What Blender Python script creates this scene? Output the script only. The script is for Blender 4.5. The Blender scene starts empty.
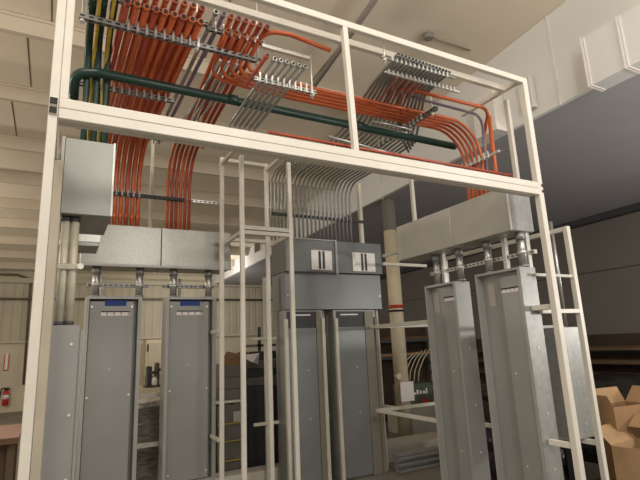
import bpy, bmesh, math, random
from mathutils import Vector, Matrix
random.seed(7)
scene = bpy.context.scene
COL = scene.collection
PI = math.pi

# ------------------------------------------------------------------ materials
def lin(c):
    return tuple(((v/255)/12.92 if v/255 <= 0.04045 else ((v/255+0.055)/1.055)**2.4) for v in c) + (1.0,)

def mat(name, rgb, rough=0.5, metal=0.0, var=0.08, scale=8.0, bump=0.0, kind='noise', alpha=None, spec=None, stretch=None):
    m = bpy.data.materials.new(name); m.use_nodes = True
    nt = m.node_tree; b = nt.nodes['Principled BSDF']
    b.inputs['Roughness'].default_value = rough; b.inputs['Metallic'].default_value = metal
    if spec is not None: b.inputs['Specular IOR Level'].default_value = spec
    tc = nt.nodes.new('ShaderNodeTexCoord')
    src = tc.outputs['Object']
    if stretch:
        mp = nt.nodes.new('ShaderNodeMapping'); mp.inputs['Scale'].default_value = stretch
        nt.links.new(src, mp.inputs['Vector']); src = mp.outputs['Vector']
    if kind == 'voronoi':
        tx = nt.nodes.new('ShaderNodeTexVoronoi'); tx.inputs['Scale'].default_value = scale
        sep = nt.nodes.new('ShaderNodeSeparateColor'); nt.links.new(tx.outputs['Color'], sep.inputs[0]); fac = sep.outputs[0]
    else:
        tx = nt.nodes.new('ShaderNodeTexNoise'); tx.inputs['Scale'].default_value = scale; tx.inputs['Detail'].default_value = 4
        fac = tx.outputs['Fac']
    nt.links.new(src, tx.inputs['Vector'])
    r = nt.nodes.new('ShaderNodeValToRGB'); c = lin(rgb)
    r.color_ramp.elements[0].position = 0.3; r.color_ramp.elements[1].position = 0.7
    r.color_ramp.elements[0].color = tuple(v*(1-var) for v in c[:3])+(1,)
    r.color_ramp.elements[1].color = tuple(min(1, v*(1+var)) for v in c[:3])+(1,)
    nt.links.new(fac, r.inputs['Fac']); nt.links.new(r.outputs['Color'], b.inputs['Base Color'])
    if bump:
        bp = nt.nodes.new('ShaderNodeBump'); bp.inputs['Strength'].default_value = bump; bp.inputs['Distance'].default_value = 0.01
        nt.links.new(fac, bp.inputs['Height']); nt.links.new(bp.outputs['Normal'], b.inputs['Normal'])
    if alpha is not None: b.inputs['Alpha'].default_value = alpha
    return m

M = {}
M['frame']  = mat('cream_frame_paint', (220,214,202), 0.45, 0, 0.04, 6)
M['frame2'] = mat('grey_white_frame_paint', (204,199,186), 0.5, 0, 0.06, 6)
M['frame3'] = mat('shaded_taupe_frame_paint', (178,168,150), 0.5, 0, 0.06, 6)  # cream frame paint with the rear post's shade put into the colour
M['strut']  = mat('zinc_strut', (150,150,146), 0.45, 0.6, 0.12, 30)
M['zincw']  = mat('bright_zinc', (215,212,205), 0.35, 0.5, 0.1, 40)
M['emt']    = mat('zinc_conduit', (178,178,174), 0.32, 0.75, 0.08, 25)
M['emtold'] = mat('warm_zinc_pipe', (198,192,172), 0.4, 0.15, 0.12, 14, 0.1)
M['orange'] = mat('orange_conduit_paint', (198,98,54), 0.38, 0, 0.12, 12)
M['red']    = mat('red_orange_conduit_paint', (172,76,52), 0.38, 0, 0.12, 12)
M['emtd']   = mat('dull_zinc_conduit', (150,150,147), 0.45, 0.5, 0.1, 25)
M['redd']   = mat('dull_red_conduit', (170,104,88), 0.5, 0, 0.1, 12)
M['purple'] = mat('purple_grey_conduit', (140,124,142), 0.4, 0.2, 0.1, 12)
M['green']  = mat('dark_green_conduit_paint', (34,62,52), 0.35, 0, 0.15, 10)
M['yellow'] = mat('yellow_flex', (196,164,56), 0.5, 0, 0.15, 18)
M['black']  = mat('black_plastic', (22,20,20), 0.6, 0, 0.1, 20)
M['galv']   = mat('spangled_galvanised_sheet', (156,154,146), 0.34, 0.7, 0.07, 95, 0.08, 'voronoi')
M['galvd']  = mat('satin_galvanised_sheet', (152,152,147), 0.40, 0.65, 0.05, 5)
M['panel']  = mat('grey_enamel', (150,149,146), 0.42, 0.25, 0.05, 3)
M['paneld'] = mat('grey_enamel_trim', (164,163,158), 0.45, 0.2, 0.05, 4)
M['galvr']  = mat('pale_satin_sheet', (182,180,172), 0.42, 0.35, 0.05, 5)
M['trough'] = mat('dark_reflection_sheet', (112,113,112), 0.35, 0.5, 0.06, 4)  # dark reflection on the middle trough, put into the sheet colour
M['panelt'] = mat('taupe_grey_trim', (132,127,114), 0.5, 0.15, 0.05, 4)
M['panelm'] = mat('bluish_grey_enamel', (131,133,133), 0.4, 0.25, 0.05, 3)
M['panelg'] = mat('speckled_galvanised_end', (160,160,156), 0.42, 0.4, 0.10, 22, 0.1)
M['label']  = mat('white_label', (232,226,222), 0.6, 0, 0.04, 10)
M['paper']  = mat('pale_paper', (172,168,156), 0.7, 0, 0.05, 30)
M['ink']    = mat('dark_purple_ink', (40,26,48), 0.6, 0, 0.05, 10)
M['blue']   = mat('blue_tape', (24,58,128), 0.6, 0, 0.08, 20)
M['screw']  = mat('screw_zinc', (235,232,225), 0.3, 0.6, 0.05, 10)
M['ceil']   = mat('ceiling_liner', (226,214,194), 0.85, 0, 0.04, 1.2)
M['purlin'] = mat('purlin_paint', (200,188,168), 0.8, 0, 0.04, 2)
M['fascia'] = mat('pale_fascia_sheet', (222,220,216), 0.8, 0, 0.04, 0.8)
M['lowceil']= mat('grey_deck', (168,165,167), 0.85, 0, 0.05, 1)
M['wallb']  = mat('beige_wall', (204,194,170), 0.8, 0, 0.05, 1.5)
M['wallg']  = mat('grey_wall', (116,110,102), 0.85, 0, 0.05, 1)
M['siding'] = mat('beige_siding', (190,181,160), 0.7, 0, 0.05, 2)
M['floor']  = mat('concrete_floor', (128,122,112), 0.8, 0, 0.12, 2, 0.1)
M['duct']   = mat('white_duct_sheet', (226,222,212), 0.6, 0.0, 0.05, 2)
M['pipegr'] = mat('grey_brown_pipe', (138,130,120), 0.6, 0.1, 0.08, 6)
M['pipebr'] = mat('brown_pipe', (104,92,76), 0.6, 0.2, 0.1, 6)
M['column'] = mat('cream_column_paint', (206,192,164), 0.6, 0, 0.06, 6)
M['steelD'] = mat('dark_steel', (70,70,72), 0.6, 0.3, 0.1, 6)
M['redp']   = mat('red_paint', (190,34,28), 0.45, 0, 0.06, 10)
M['card']   = mat('brown_cardboard', (156,122,86), 0.85, 0, 0.08, 8, 0.1)
M['card2']  = mat('tan_cardboard', (176,142,104), 0.85, 0, 0.08, 8, 0.1)
M['wrap']   = mat('plastic_wrapped_dark_load', (116,112,102), 0.22, 0, 0.45, 9, 0.6, stretch=(1,1,4))
M['wrapw']  = mat('crumpled_clear_film', (200,198,190), 0.25, 0, 0.3, 20, 0.6)
M['dark']   = mat('dark_cabinet', (62,64,64), 0.45, 0.1, 0.15, 5)
M['gbox']   = mat('grey_carton', (104,100,92), 0.8, 0, 0.12, 5)
M['gboxl']  = mat('pale_grey_carton', (170,163,150), 0.8, 0, 0.08, 5)
M['greenb'] = mat('dull_green_case', (78,88,70), 0.7, 0, 0.08, 6)
M['wood']   = mat('brown_lumber', (96,70,46), 0.8, 0, 0.25, 6, 0.2, stretch=(1,6,6))
M['rackbk'] = mat('dark_brown_board', (66,52,40), 0.9, 0, 0.3, 3, 0.2)
M['bench']  = mat('pinkish_bench_top', (176,140,128), 0.5, 0, 0.06, 6)
M['benchb'] = mat('brown_bench_body', (92,74,56), 0.8, 0, 0.1, 4)
M['scrap']  = mat('shiny_black_film', (48,48,48), 0.2, 0, 0.6, 14, 0.9)
M['yel']    = mat('yellow_strap', (176,158,58), 0.6, 0, 0.08, 12)
M['beigeb'] = mat('beige_cabinet_paint', (214,204,170), 0.6, 0, 0.04, 4)
M['wire']   = mat('pale_wire', (190,176,150), 0.5, 0.1, 0.08, 9)

# ------------------------------------------------------------------ mesh helpers
class MB:
    """collects shapes (in world coordinates) for ONE mesh object"""
    def __init__(s): s.bm = bmesh.new()
    def box(s, x0, x1, y0, y1, z0, z1, bev=0.0):
        t = bmesh.new(); bmesh.ops.create_cube(t, size=1)
        for v in t.verts: v.co = Vector((x0+(v.co.x+.5)*(x1-x0), y0+(v.co.y+.5)*(y1-y0), z0+(v.co.z+.5)*(z1-z0)))
        if bev: bmesh.ops.bevel(t, geom=t.edges[:], offset=bev, segments=1, affect='EDGES')
        s._merge(t); return s
    def obox(s, c, size, rot=(0,0,0)):
        from mathutils import Euler
        R = Euler(rot).to_matrix(); t = bmesh.new(); bmesh.ops.create_cube(t, size=1)
        for v in t.verts: v.co = R @ Vector((v.co.x*size[0], v.co.y*size[1], v.co.z*size[2])) + Vector(c)
        s._merge(t); return s
    def _merge(s, t):
        mp = {}
        for v in t.verts: mp[v] = s.bm.verts.new(v.co)
        for f in t.faces:
            try: s.bm.faces.new([mp[v] for v in f.verts])
            except ValueError: pass
        t.free()
    def quad(s, pts):
        s.bm.faces.new([s.bm.verts.new(p) for p in pts]); return s
    def plate(s, pts, n, th):
        a = [s.bm.verts.new(Vector(p)) for p in pts]; b = [s.bm.verts.new(Vector(p)+Vector(n)*th) for p in pts]
        k = len(pts); s.bm.faces.new(a[::-1]); s.bm.faces.new(b)
        for i in range(k): s.bm.faces.new([a[i], a[(i+1)%k], b[(i+1)%k], b[i]])
        return s
    def tube(s, path, r, n=10, smooth=True):
        path = [Vector(p) for p in path]; rings = []; up = None
        for i, p in enumerate(path):
            d = (path[min(i+1, len(path)-1)] - path[max(i-1, 0)]).normalized()
            if up is None:
                up = Vector((0,0,1)) if abs(d.z) < .9 else Vector((0,1,0))
            a = (up - d*up.dot(d)).normalized(); b = d.cross(a); up = a
            rings.append([s.bm.verts.new(p + a*r*math.cos(2*PI*k/n) + b*r*math.sin(2*PI*k/n)) for k in range(n)])
        for A, B in zip(rings, rings[1:]):
            for k in range(n):
                f = s.bm.faces.new([A[k], A[(k+1)%n], B[(k+1)%n], B[k]]); f.smooth = smooth
        s.bm.faces.new(rings[0][::-1]); s.bm.faces.new(rings[-1]); return s
    def cyl(s, a, b, r, n=14): return s.tube([a, b], r, n)
    def lathe(s, c, prof, n=20):
        rings = [[s.bm.verts.new((c[0]+r*math.cos(2*PI*k/n), c[1]+r*math.sin(2*PI*k/n), c[2]+z)) for k in range(n)] for r, z in prof]
        for A, B in zip(rings, rings[1:]):
            for k in range(n):
                f = s.bm.faces.new([A[k], A[(k+1)%n], B[(k+1)%n], B[k]]); f.smooth = True
        s.bm.faces.new(rings[0][::-1]); s.bm.faces.new(rings[-1]); return s
    def build(s, name, m, parent=None, origin=None):
        bmesh.ops.recalc_face_normals(s.bm, faces=s.bm.faces[:])
        if parent is not None:
            o0 = Vector(parent['_o'])
        elif origin is not None: o0 = Vector(origin)
        else:
            xs = [v.co for v in s.bm.verts]
            o0 = Vector(((min(v.x for v in xs)+max(v.x for v in xs))/2, (min(v.y for v in xs)+max(v.y for v in xs))/2, min(v.z for v in xs)))
        for v in s.bm.verts: v.co -= o0
        me = bpy.data.meshes.new(name); s.bm.to_mesh(me); s.bm.free()
        me.materials.append(M[m] if isinstance(m, str) else m)
        o = bpy.data.objects.new(name, me); COL.objects.link(o)
        if parent is not None: o.parent = parent
        else: o.location = o0
        o['_o'] = list(o0)
        return o

def fillet(pts, R=0.15, seg=7):
    pts = [Vector(p) for p in pts]; out = [pts[0]]
    for i in range(1, len(pts)-1):
        p, a, b = pts[i], pts[i-1], pts[i+1]; u = (a-p).normalized(); v = (b-p).normalized()
        ang = u.angle(v)
        if ang > PI-0.02: out.append(p); continue
        d = min(R/math.tan(ang/2), (a-p).length*.48, (b-p).length*.48); r = d*math.tan(ang/2)
        c = p + (u+v).normalized()*(r/math.sin(ang/2)); p0, p1 = p+u*d, p+v*d
        e0, e1 = (p0-c), (p1-c); tot = e0.angle(e1)
        for k in range(seg+1):
            t = k/seg; out.append(c + (e0*math.sin((1-t)*tot) + e1*math.sin(t*tot))/math.sin(tot))
    out.append(pts[-1]); return out

def tag(o, label, cat, group=None, kind=None):
    o['label'] = label; o['category'] = cat
    if group: o['group'] = group
    if kind: o['kind'] = kind
    return o
def thing(name, label, cat, loc, group=None):
    o = bpy.data.objects.new(name, None); COL.objects.link(o); o.location = loc; o['_o'] = list(loc)
    o.empty_display_size = .1
    return tag(o, label, cat, group)
def struct(name, mb, m):
    o = mb.build(name, m); o['kind'] = 'structure'; return o
def part(mb, name, m, parent): return mb.build(name, m, parent)
ORD = ['first','second','third','fourth','fifth','sixth','seventh','eighth','ninth','tenth','eleventh','twelfth','thirteenth','fourteenth','fifteenth','sixteenth','seventeenth','eighteenth']

# ------------------------------------------------------------------ the room
XE, ZE = 5.0, 4.21                       # bright fascia on the right, its lower edge
def ze(y): return 4.225 - .0175*(y-3)
def cz(y): return 5.4 - 0.075*(y-3)      # sloped roof
b = MB(); b.plate([(-9,-2,cz(-2)),(XE,-2,cz(-2)),(XE,18.1,cz(18.1)),(-9,18.1,cz(18.1))], (0,0,1), .08)
struct('ceiling', b, 'ceil')
k = 1
for y in (5.47, 6.89, 8.38, 9.80, 11.19, 12.5, 13.9, 15.3, 16.6):            # roof purlins running left to right
    b = MB(); z = cz(y); b.box(-9, XE-.02, y, y+.07, z-.21, z-.008); b.box(-9, XE-.02, y-.02, y, z-.035, z-.005)
    struct('trim_%d' % k, b, 'purlin'); k += 1
# joints of the roof panels
for y0, y1, xs in ((5.6,6.85,(-.55,.9)), (7.0,8.35,(-.8,.8)), (4.0,5.45,(-.3,1.4,2.9))):
    for x in xs:
        b = MB(); b.plate([(x,y0,cz(y0)-.006),(x+.012,y0,cz(y0)-.006),(x+.012,y1,cz(y1)-.006),(x,y1,cz(y1)-.006)], (0,0,1), .004)
        struct('trim_%d' % k, b, 'pipebr'); k += 1
b = MB(); b.box(-9, 10.7, 17.9, 18.05, 0, 4.35); struct('wall_back', b, 'wallb')
b = MB()
for i in range(64):                                          # ribbed upper siding
    x = -6 + i*.26; b.box(x, x+.22, 17.85, 17.9, 2.08, 3.9, .015)
b.box(-6, 10.6, 17.87, 17.9, 2.08, 3.9)
struct('trim_%d' % k, b, 'siding'); k += 1
b = MB(); b.box(-9, 10.6, 17.7, 17.84, 3.9, 4.05); struct('trim_%d' % k, b, 'siding'); k += 1
b = MB(); b.box(-9, 10.6, 17.78, 17.845, 2.04, 2.10); struct('trim_%d' % k, b, 'purlin'); k += 1
b = MB(); b.box(-9, 14, -3, 18.1, -.12, 0); struct('floor', b, 'floor')
b = MB(); b.plate([(XE,-2,ze(-2)),(XE,17.9,ze(17.9)),(XE,17.9,6.1),(XE,-2,6.1)], (1,0,0), .06); struct('wall_right_upper', b, 'fascia')
b = MB(); b.plate([(XE+.06,-2,ze(-2)),(10.6,-2,ze(-2)),(10.6,17.9,ze(17.9)),(XE+.06,17.9,ze(17.9))], (0,0,1), .1); struct('ceiling_low', b, 'lowceil')
b = MB(); b.box(10.6, 10.75, -2, 17.9, 0, 4.32); struct('wall_right', b, 'wallg')
b = MB(); b.box(10.585, 10.6, -2, 17.8, 2.925, 2.945); struct('trim_%d' % k, b, 'steelD'); k += 1
b = MB(); b.plate([(10.4,-2,ze(-2)-.14),(10.59,-2,ze(-2)-.14),(10.59,17.8,ze(17.8)-.14),(10.4,17.8,ze(17.8)-.14)],(0,0,1),.135); struct('trim_%d' % k, b, 'steelD'); k += 1
# seams on the bright fascia
b = MB(); b.box(XE-.015, XE-.001, 3.165, 3.18, ZE, 5.45); struct('trim_%d' % k, b, 'label'); k += 1

# white duct along the fascia at upper right
t = thing('rectangular_duct', 'pale flanged rectangular air duct high on bright wall at upper right', 'duct', (4.86,2.2,4.21))
b = MB(); b.box(4.76, 4.999, 0.8, 2.68, 4.13, 4.69); part(b, 'duct_body', 'fascia', t)
for y in (2.68, 2.30, 1.7):
    b = MB(); b.box(4.745, 4.99, y-.008, y+.008, 4.12, 4.70); b.box(4.752, 4.99, y-.035, y-.02, 4.122, 4.695); part(b, 'flange', 'label', t)
t = thing('wall_box', 'small pale framed box on bright wall just right of the tall frame post', 'box', (4.93,3.5,4.30))
b = MB(); b.box(4.92, 4.99, 3.46, 3.62, 4.32, 4.72); part(b, 'case', 'fascia', t)
b = MB(); b.box(4.90, 4.925, 3.455, 3.475, 4.31, 4.73); b.box(4.90, 4.925, 3.605, 3.625, 4.31, 4.73); b.box(4.90,4.925,3.475,3.605,4.31,4.33); b.box(4.90,4.925,3.475,3.605,4.71,4.73)
part(b, 'rim', 'label', t)
t = thing('duct_drop', 'pale beige duct box behind the orange conduit drop at upper right', 'duct', (4.9,4.05,4.22))
b = MB(); b.box(4.80, 4.999, 3.95, 4.30, 4.22, 4.78); part(b, 'duct_body', 'duct', t)
b = MB(); b.box(4.78, 4.985, 3.93, 4.32, 4.20, 4.235); part(b, 'flange', 'label', t)

t = thing('wall_grille', 'small dark louvred opening high on the far bright wall between panels', 'grille', (4.98,13.1,4.3))
b = MB(); b.box(4.975, 4.998, 12.75, 13.35, 4.30, 4.72); part(b, 'frame', 'fascia', t)
b = MB(); b.box(4.965, 4.976, 12.82, 13.28, 4.34, 4.68); part(b, 'louvre', 'pipebr', t)
for y in (10.2, 11.8, 14.4):
    b = MB(); b.box(XE-.02, XE-.001, y, y+.03, ze(y), cz(y)-.01); struct('trim_%d' % k, b, 'purlin'); k += 1
# pipes at the ceiling and back wall
tag(MB().tube([(-9,17.6,3.38),(10.4,17.6,3.38)], .035).build('wall_pipe','pipebr'), 'long thin brown pipe running level across the back wall', 'pipe')
tag(MB().tube([(2.745,2.9,5.28),(2.86,5.5,5.02)], .036).build('ceiling_pipe','pipegr'), 'dark pipe along the ceiling above the centre post of the frame', 'pipe')
tag(MB().tube(fillet([(-.89,17.8,.78),(-.93,17.8,4.0),(-1.3,17.72,4.15),(-2.6,17.72,4.15)],.2), .035).build('wall_conduit','pipebr'), 'brown conduit dropping down back wall beside the red sign', 'conduit')
t = thing('pendant_pipe', 'dark round fitting with a thin stem up on ceiling right of centre', 'ceiling fitting', (3.81,3.97,5.24))
b = MB(); b.lathe((3.81,3.97,5.24), [(.05,0),(.065,.02),(.065,.06),(.03,.08)]); part(b, 'fitting', 'pipegr', t)
b = MB(); b.tube([(3.81,3.97,5.28),(4.53,3.99,5.29)], .012); part(b, 'stem', 'pipegr', t)

# building column
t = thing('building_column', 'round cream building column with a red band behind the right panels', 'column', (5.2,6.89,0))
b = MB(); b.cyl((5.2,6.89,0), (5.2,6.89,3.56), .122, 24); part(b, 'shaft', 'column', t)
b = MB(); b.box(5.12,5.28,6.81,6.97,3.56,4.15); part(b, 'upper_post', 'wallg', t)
b = MB(); b.cyl((5.2,6.89,2.16), (5.2,6.89,2.215), .127, 24); part(b, 'red_band', 'redp', t)
b = MB(); b.cyl((5.2,6.89,2.095), (5.2,6.89,2.13), .130, 24); part(b, 'dark_band', 'black', t)
b = MB(); b.box(5.06,5.33,6.74,6.757,.61,.92); part(b, 'wrapped_sign', 'label', t)
b = MB(); b.cyl((5.02,6.77,1.02),(5.02,6.70,1.02), .05); part(b, 'clamp', 'emtold', t)

# ------------------------------------------------------------------ the big cream frame
F = thing('equipment_frame', 'large cream square-tube frame spanning the picture in front of everything', 'frame', (1.6,2.42,0))
def tb(name, x0,x1,y0,y1,z0,z1, m='frame', p=None): return part(MB().box(x0,x1,y0,y1,z0,z1,.003), name, m, p or F)
tb('post', -.114,-.074, 2.40,2.44, 0,3.74)
tb('post', -.073,-.036, 2.405,2.44, 2.80,3.74)
tb('post', 3.318,3.372, 2.40,2.45, 0,3.735)
tb('beam', -.072,3.318, 2.40,2.44, 2.749,2.800)
tb('beam', -.072,3.318, 2.40,2.44, 2.695,2.747)
tb('beam', -.072,3.318, 2.45,2.50, 2.70,2.745, 'frame2')
tb('beam', -.036,3.318, 2.40,2.44, 3.685,3.733)
tb('beam', -.036,3.30, 2.56,2.60, 3.685,3.733)
part(MB().obox((1.583,2.42,3.242),(.036,.036,.885),(0,-.035,0)), 'centre_post','frame',F)
tb('rail', 3.285,3.325, 2.45,3.1, 3.69,3.73)
tb('post', 3.375,3.412, 2.63,2.67, 2.84,3.66, 'frame2')
tb('rail', -.113,-.075, 2.39,5.3, 2.752,2.792); tb('rail', -.113,-.075, 2.39,5.3, 2.706,2.746)
for z in (2.756, 2.710): part(MB().box(-.110,-.078,2.386,2.392,z,z+.032), 'tube_opening','black',F)
for z in (2.765, 2.715): part(MB().box(3.352,3.366,2.396,2.402,z,z+.02), 'bolt_hole','black',F)
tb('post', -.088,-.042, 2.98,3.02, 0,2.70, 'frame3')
tb('rail', 3.325,3.365, 2.45,2.64, .78,.82); tb('rail', 3.34,3.42, 2.45,2.64, 1.79,1.83)
tb('post', 3.53,3.57, 4.2,4.24, 2.6,3.47, 'frame2')
tb('post', 3.61,3.66, 5.45,5.50, 2.3,3.82, 'frame2')

# inner cage of thinner tube between left and middle panels
G = thing('support_cage', 'pale square-tube support cage between the left and the middle panels', 'frame', (1.9,4.7,0))
def tg(name, *a): return part(MB().box(*a, .003), name, 'frame2' if name.startswith('rail') else 'frame', G)
for x in (1.505, 2.03): tg('post', x,x+.042, 4.40,4.44, 0,3.52)
for x in (1.465, 1.995): tg('post', x,x+.042, 4.95,4.99, 0,3.70)
tg('rail', 1.507,1.995, 4.95,4.99, 3.655,3.695)
tg('rail', 1.468,1.504, 4.44,4.95, 3.60,3.64); tg('rail', 1.998,2.034, 4.44,4.95, 3.60,3.64)
tg('rail', 1.547,2.03, 4.40,4.44, 2.745,2.785); tg('rail', 1.547,2.03, 4.40,4.44, 2.695,2.735)
tg('rail', 1.512,1.54, 4.44,4.95, 2.70,2.74); tg('rail', 2.034,2.062, 4.44,4.95, 2.70,2.74)
tg('rail', 1.507,1.995, 4.95,4.99, 2.74,2.78)
for z in (1.76,.70): tg('rail', 1.44,1.465, 4.955,5.35, z,z+.035)

# rails behind the panels
R_ = thing('back_rail_frame', 'cream ladder of tubes crossing behind right of the middle panels', 'frame', (3.7,5.0,0))
def tr(name, *a): return part(MB().box(*a, .003), name, 'frame2', R_)
tr('post', 3.745,3.785, 5.42,5.46, 0,2.02); tr('post', 3.87,3.90, 5.60,5.64, 0,2.0)
for z in (1.765, .765): tr('rail', 3.44,4.35, 5.08,5.12, z,z+.04); tr('rail', 3.44,3.475, 3.9,5.08, z,z+.04)
tr('rail', 3.62,3.655, 4.16,5.0, 2.66,2.70); tr('rail', 3.63,4.35, 5.0,5.04, 2.56,2.60)
tr('post', 3.47,3.505, 3.88,3.92, 0,2.12); tr('rail', 3.748,3.782, 5.12,5.42, .765,.80)
L_ = thing('left_rail_frame', 'cream cross rails behind the gap between the two left panels', 'frame', (.9,5.6,0))
for z in (.64, 1.13): part(MB().box(.2,1.5,5.50,5.54,z,z+.045,.003), 'rail','frame2',L_)
for x in (.35,1.15): part(MB().box(x,x+.035,5.545,5.58,0,2.4,.003), 'post','frame2',L_)
N_ = thing('mid_rail_frame', 'cream short rails linking the posts around the middle panels', 'frame', (2.7,5.5,0))
for z in (1.68, .70): part(MB().box(2.05,3.66,5.57,5.605,z,z+.035,.003), 'rail','frame2',N_)
for x in (2.21, 2.97): part(MB().box(x,x+.05,5.60,5.64,0,2.45,.003), 'post','frame2',N_)

# outer frame right of the main post
O_ = thing('outer_side_frame', 'cream narrow frame right of the tall right post holding a grey panel', 'frame', (3.9,3.0,0))
def to(name, *a, m='frame'): return part(MB().box(*a, .003), name, m, O_)
to('post', 3.895,3.94, 2.60,2.645, 0,2.53)
to('rail', 3.90,3.935, 2.645,4.2, 2.49,2.53); to('post', 3.90,3.935, 4.16,4.2, 0,2.49)
to('rail', 3.42,3.895, 2.60,2.635, 1.765,1.80); to('rail', 3.90,3.935, 2.645,4.16, .70,.74)
to('rail', 3.42,3.90, 3.1,3.13, 1.69,1.72, m='frame2'); to('rail', 3.42,3.895, 2.61,2.63, 2.07,2.095, m='frame2')

# ------------------------------------------------------------------ wireway troughs
def screw_row(t, pts, axis):
    for p in pts:
        q = Vector(p); part(MB().cyl(q, q+Vector(axis)*.006, .008, 8), 'screw','screw',t)
# back left trough
T = thing('wireway_trough', 'long spangled galvanised wiring trough above the two left panels', 'wiring trough', (.85,5.3,2.46))
part(MB().box(.13,.885,5.15,5.55,2.46,2.88,.004), 'section','galv',T); part(MB().box(.892,1.64,5.15,5.55,2.46,2.88,.004), 'section','galv',T)
part(MB().box(.12,1.645,5.145,5.16,2.45,2.475), 'lower_lip','paneld',T)
part(MB().box(1.64,1.646,5.16,5.54,2.47,2.87), 'end_cap','panel',T)
# left side box
T = thing('pull_box', 'big plain galvanised box hung beside the left post', 'electrical box', (.1,3.4,2.42))
part(MB().box(-.045,.232,3.10,3.62,2.415,2.895,.004), 'body','galvd',T)
part(MB().box(-.04,.228,3.094,3.10,2.42,2.89), 'cover','galvd',T)
part(MB().box(.226,.237,3.09,3.104,2.42,2.895), 'edge_flange','zincw',T)
part(MB().box(-.06,-.044,3.095,3.11,2.42,2.90), 'side_flange','paneld',T)
T = thing('side_trough', 'smaller grey trough box behind the big box at left', 'wiring trough', (.1,4.5,2.4))
part(MB().box(-.05,.238,4.22,4.55,2.455,2.84,.004), 'body','galvd',T); part(MB().box(.225,.242,4.21,4.222,2.49,2.84), 'edge_flange','zincw',T)
part(MB().box(-.05,.226,4.212,4.222,2.49,2.84), 'cover','zincw',T)
# right side trough
T = thing('wireway_trough', 'long satin galvanised trough above the two right panels', 'wiring trough', (3.35,3.4,2.45))
part(MB().box(3.22,3.50,2.64,3.31,2.45,2.83,.004), 'section','galvr',T); part(MB().box(3.22,3.50,3.315,4.15,2.45,2.83,.004), 'section','galvr',T)
part(MB().box(3.225,3.495,2.632,2.64,2.455,2.825), 'end_cap','panelg',T)
part(MB().box(3.212,3.228,2.628,2.642,2.45,2.83), 'edge_flange','zincw',T)
part(MB().box(3.225,3.5,4.15,4.156,2.46,2.82), 'end_plate','panel',T)

# middle trough and gutter
T = thing('gutter_box', 'wide plain grey gutter box directly above the two middle panels', 'electrical box', (3.1,5.5,2.03))
part(MB().box(2.385,3.81,5.35,5.75,2.025,2.485,.004), 'body','panelm',T)
screw_row(T, [(2.42,5.348,2.2),(3.78,5.348,2.2)], (0,-1,0))
T = thing('wireway_trough', 'dark-toned galvanised trough with two painted reflection squares topping the middle panels', 'wiring trough', (3.1,5.5,2.49))
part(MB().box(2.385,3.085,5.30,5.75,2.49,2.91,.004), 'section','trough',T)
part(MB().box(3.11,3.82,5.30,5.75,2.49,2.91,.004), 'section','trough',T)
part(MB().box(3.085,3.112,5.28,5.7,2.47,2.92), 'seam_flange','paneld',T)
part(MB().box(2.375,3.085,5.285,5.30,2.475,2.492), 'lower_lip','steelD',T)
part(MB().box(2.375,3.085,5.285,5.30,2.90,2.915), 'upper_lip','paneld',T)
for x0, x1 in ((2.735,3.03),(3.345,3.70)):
    p = part(MB().box(x0,x1,5.288,5.30,2.52,2.77), 'reflection_plate','zincw',T)  # bright reflection on the trough front, built as a pale square
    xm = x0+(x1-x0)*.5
    part(MB().box(xm-.045,xm-.015,5.282,5.29,2.53,2.76), 'dark_reflection_bar','steelD',p); part(MB().box(xm+.012,xm+.042,5.282,5.29,2.53,2.76), 'dark_reflection_bar','steelD',p)  # dark streaks of the same reflection, built as bars

# ------------------------------------------------------------------ panelboards
def label_strip(t, mk, u0, u1, z0, z1):
    """white printed strip with a dark heading bar, mk(u0,u1,z0,z1,d0,d1) -> MB box"""
    p = part(mk(u0,u1,z0,z1,.001,.004), 'label_strip','label',t)
    part(mk(u0,u1,z1-.012,z1,.004,.006), 'heading_bar','ink',p)
    n = 4; w = (u1-u0)/n
    for i in range(n): part(mk(u0+i*w+w*.72,u0+i*w+w*.9,z0+.008,z1-.014,.004,.0055), 'print_mark','purple',p)

def left_panel(x0, x1, label, tape, lab):
    Y, zt, zb = 5.20, 2.155, .30
    t = thing('panelboard', label, 'electrical panel', ((x0+x1)/2, Y+.1, zb), 'panelboards of the left bank')
    b = MB(); b.box(x0,x0+.03,Y,Y+.24,zb,zt); b.box(x1-.035,x1,Y,Y+.24,zb,zt); b.box(x0+.03,x1-.035,Y,Y+.24,zt-.025,zt); b.box(x0+.03,x1-.035,Y,Y+.24,zb,zb+.025); b.box(x0+.03,x1-.035,Y+.2,Y+.24,zb+.025,zt-.025)
    part(b, 'enclosure','paneld',t)
    c = part(MB().box(x0+.034,x1-.072,Y+.03,Y+.05,zb+.03,zt-.045,.004), 'cover','panel',t)
    part(MB().box(x1-.072,x1-.036,Y+.10,Y+.12,zb+.03,zt-.03), 'side_gutter','panel',t)
    mk = lambda a,b_,z0,z1,d0,d1: MB().box(a,b_,Y+.03-d1,Y+.03-d0,z0,z1)
    part(mk(tape[0],tape[1],2.062,2.118,.001,.003), 'blue_tape','blue',c)
    label_strip(c, mk, lab[0], lab[1], 1.965, 2.012)
    for x in (x0+.055, x1-.092):
        for z in (2.055, 1.2, .4): part(MB().cyl((x,Y+.03,z),(x,Y+.022,z),.011,10), 'screw','screw',c)
    part(MB().cyl(((x0+x1)/2-.02,Y+.03,1.45),((x0+x1)/2-.02,Y+.024,1.45),.006,8), 'screw','screw',c)
    return t
left_panel(.205,.722,'tall grey panelboard left of the pair below the spangled trough',(.375,.575),(.345,.61))
left_panel(.965,1.49,'tall grey panelboard right of the pair below the spangled trough',(1.11,1.32),(1.075,1.35))

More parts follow.
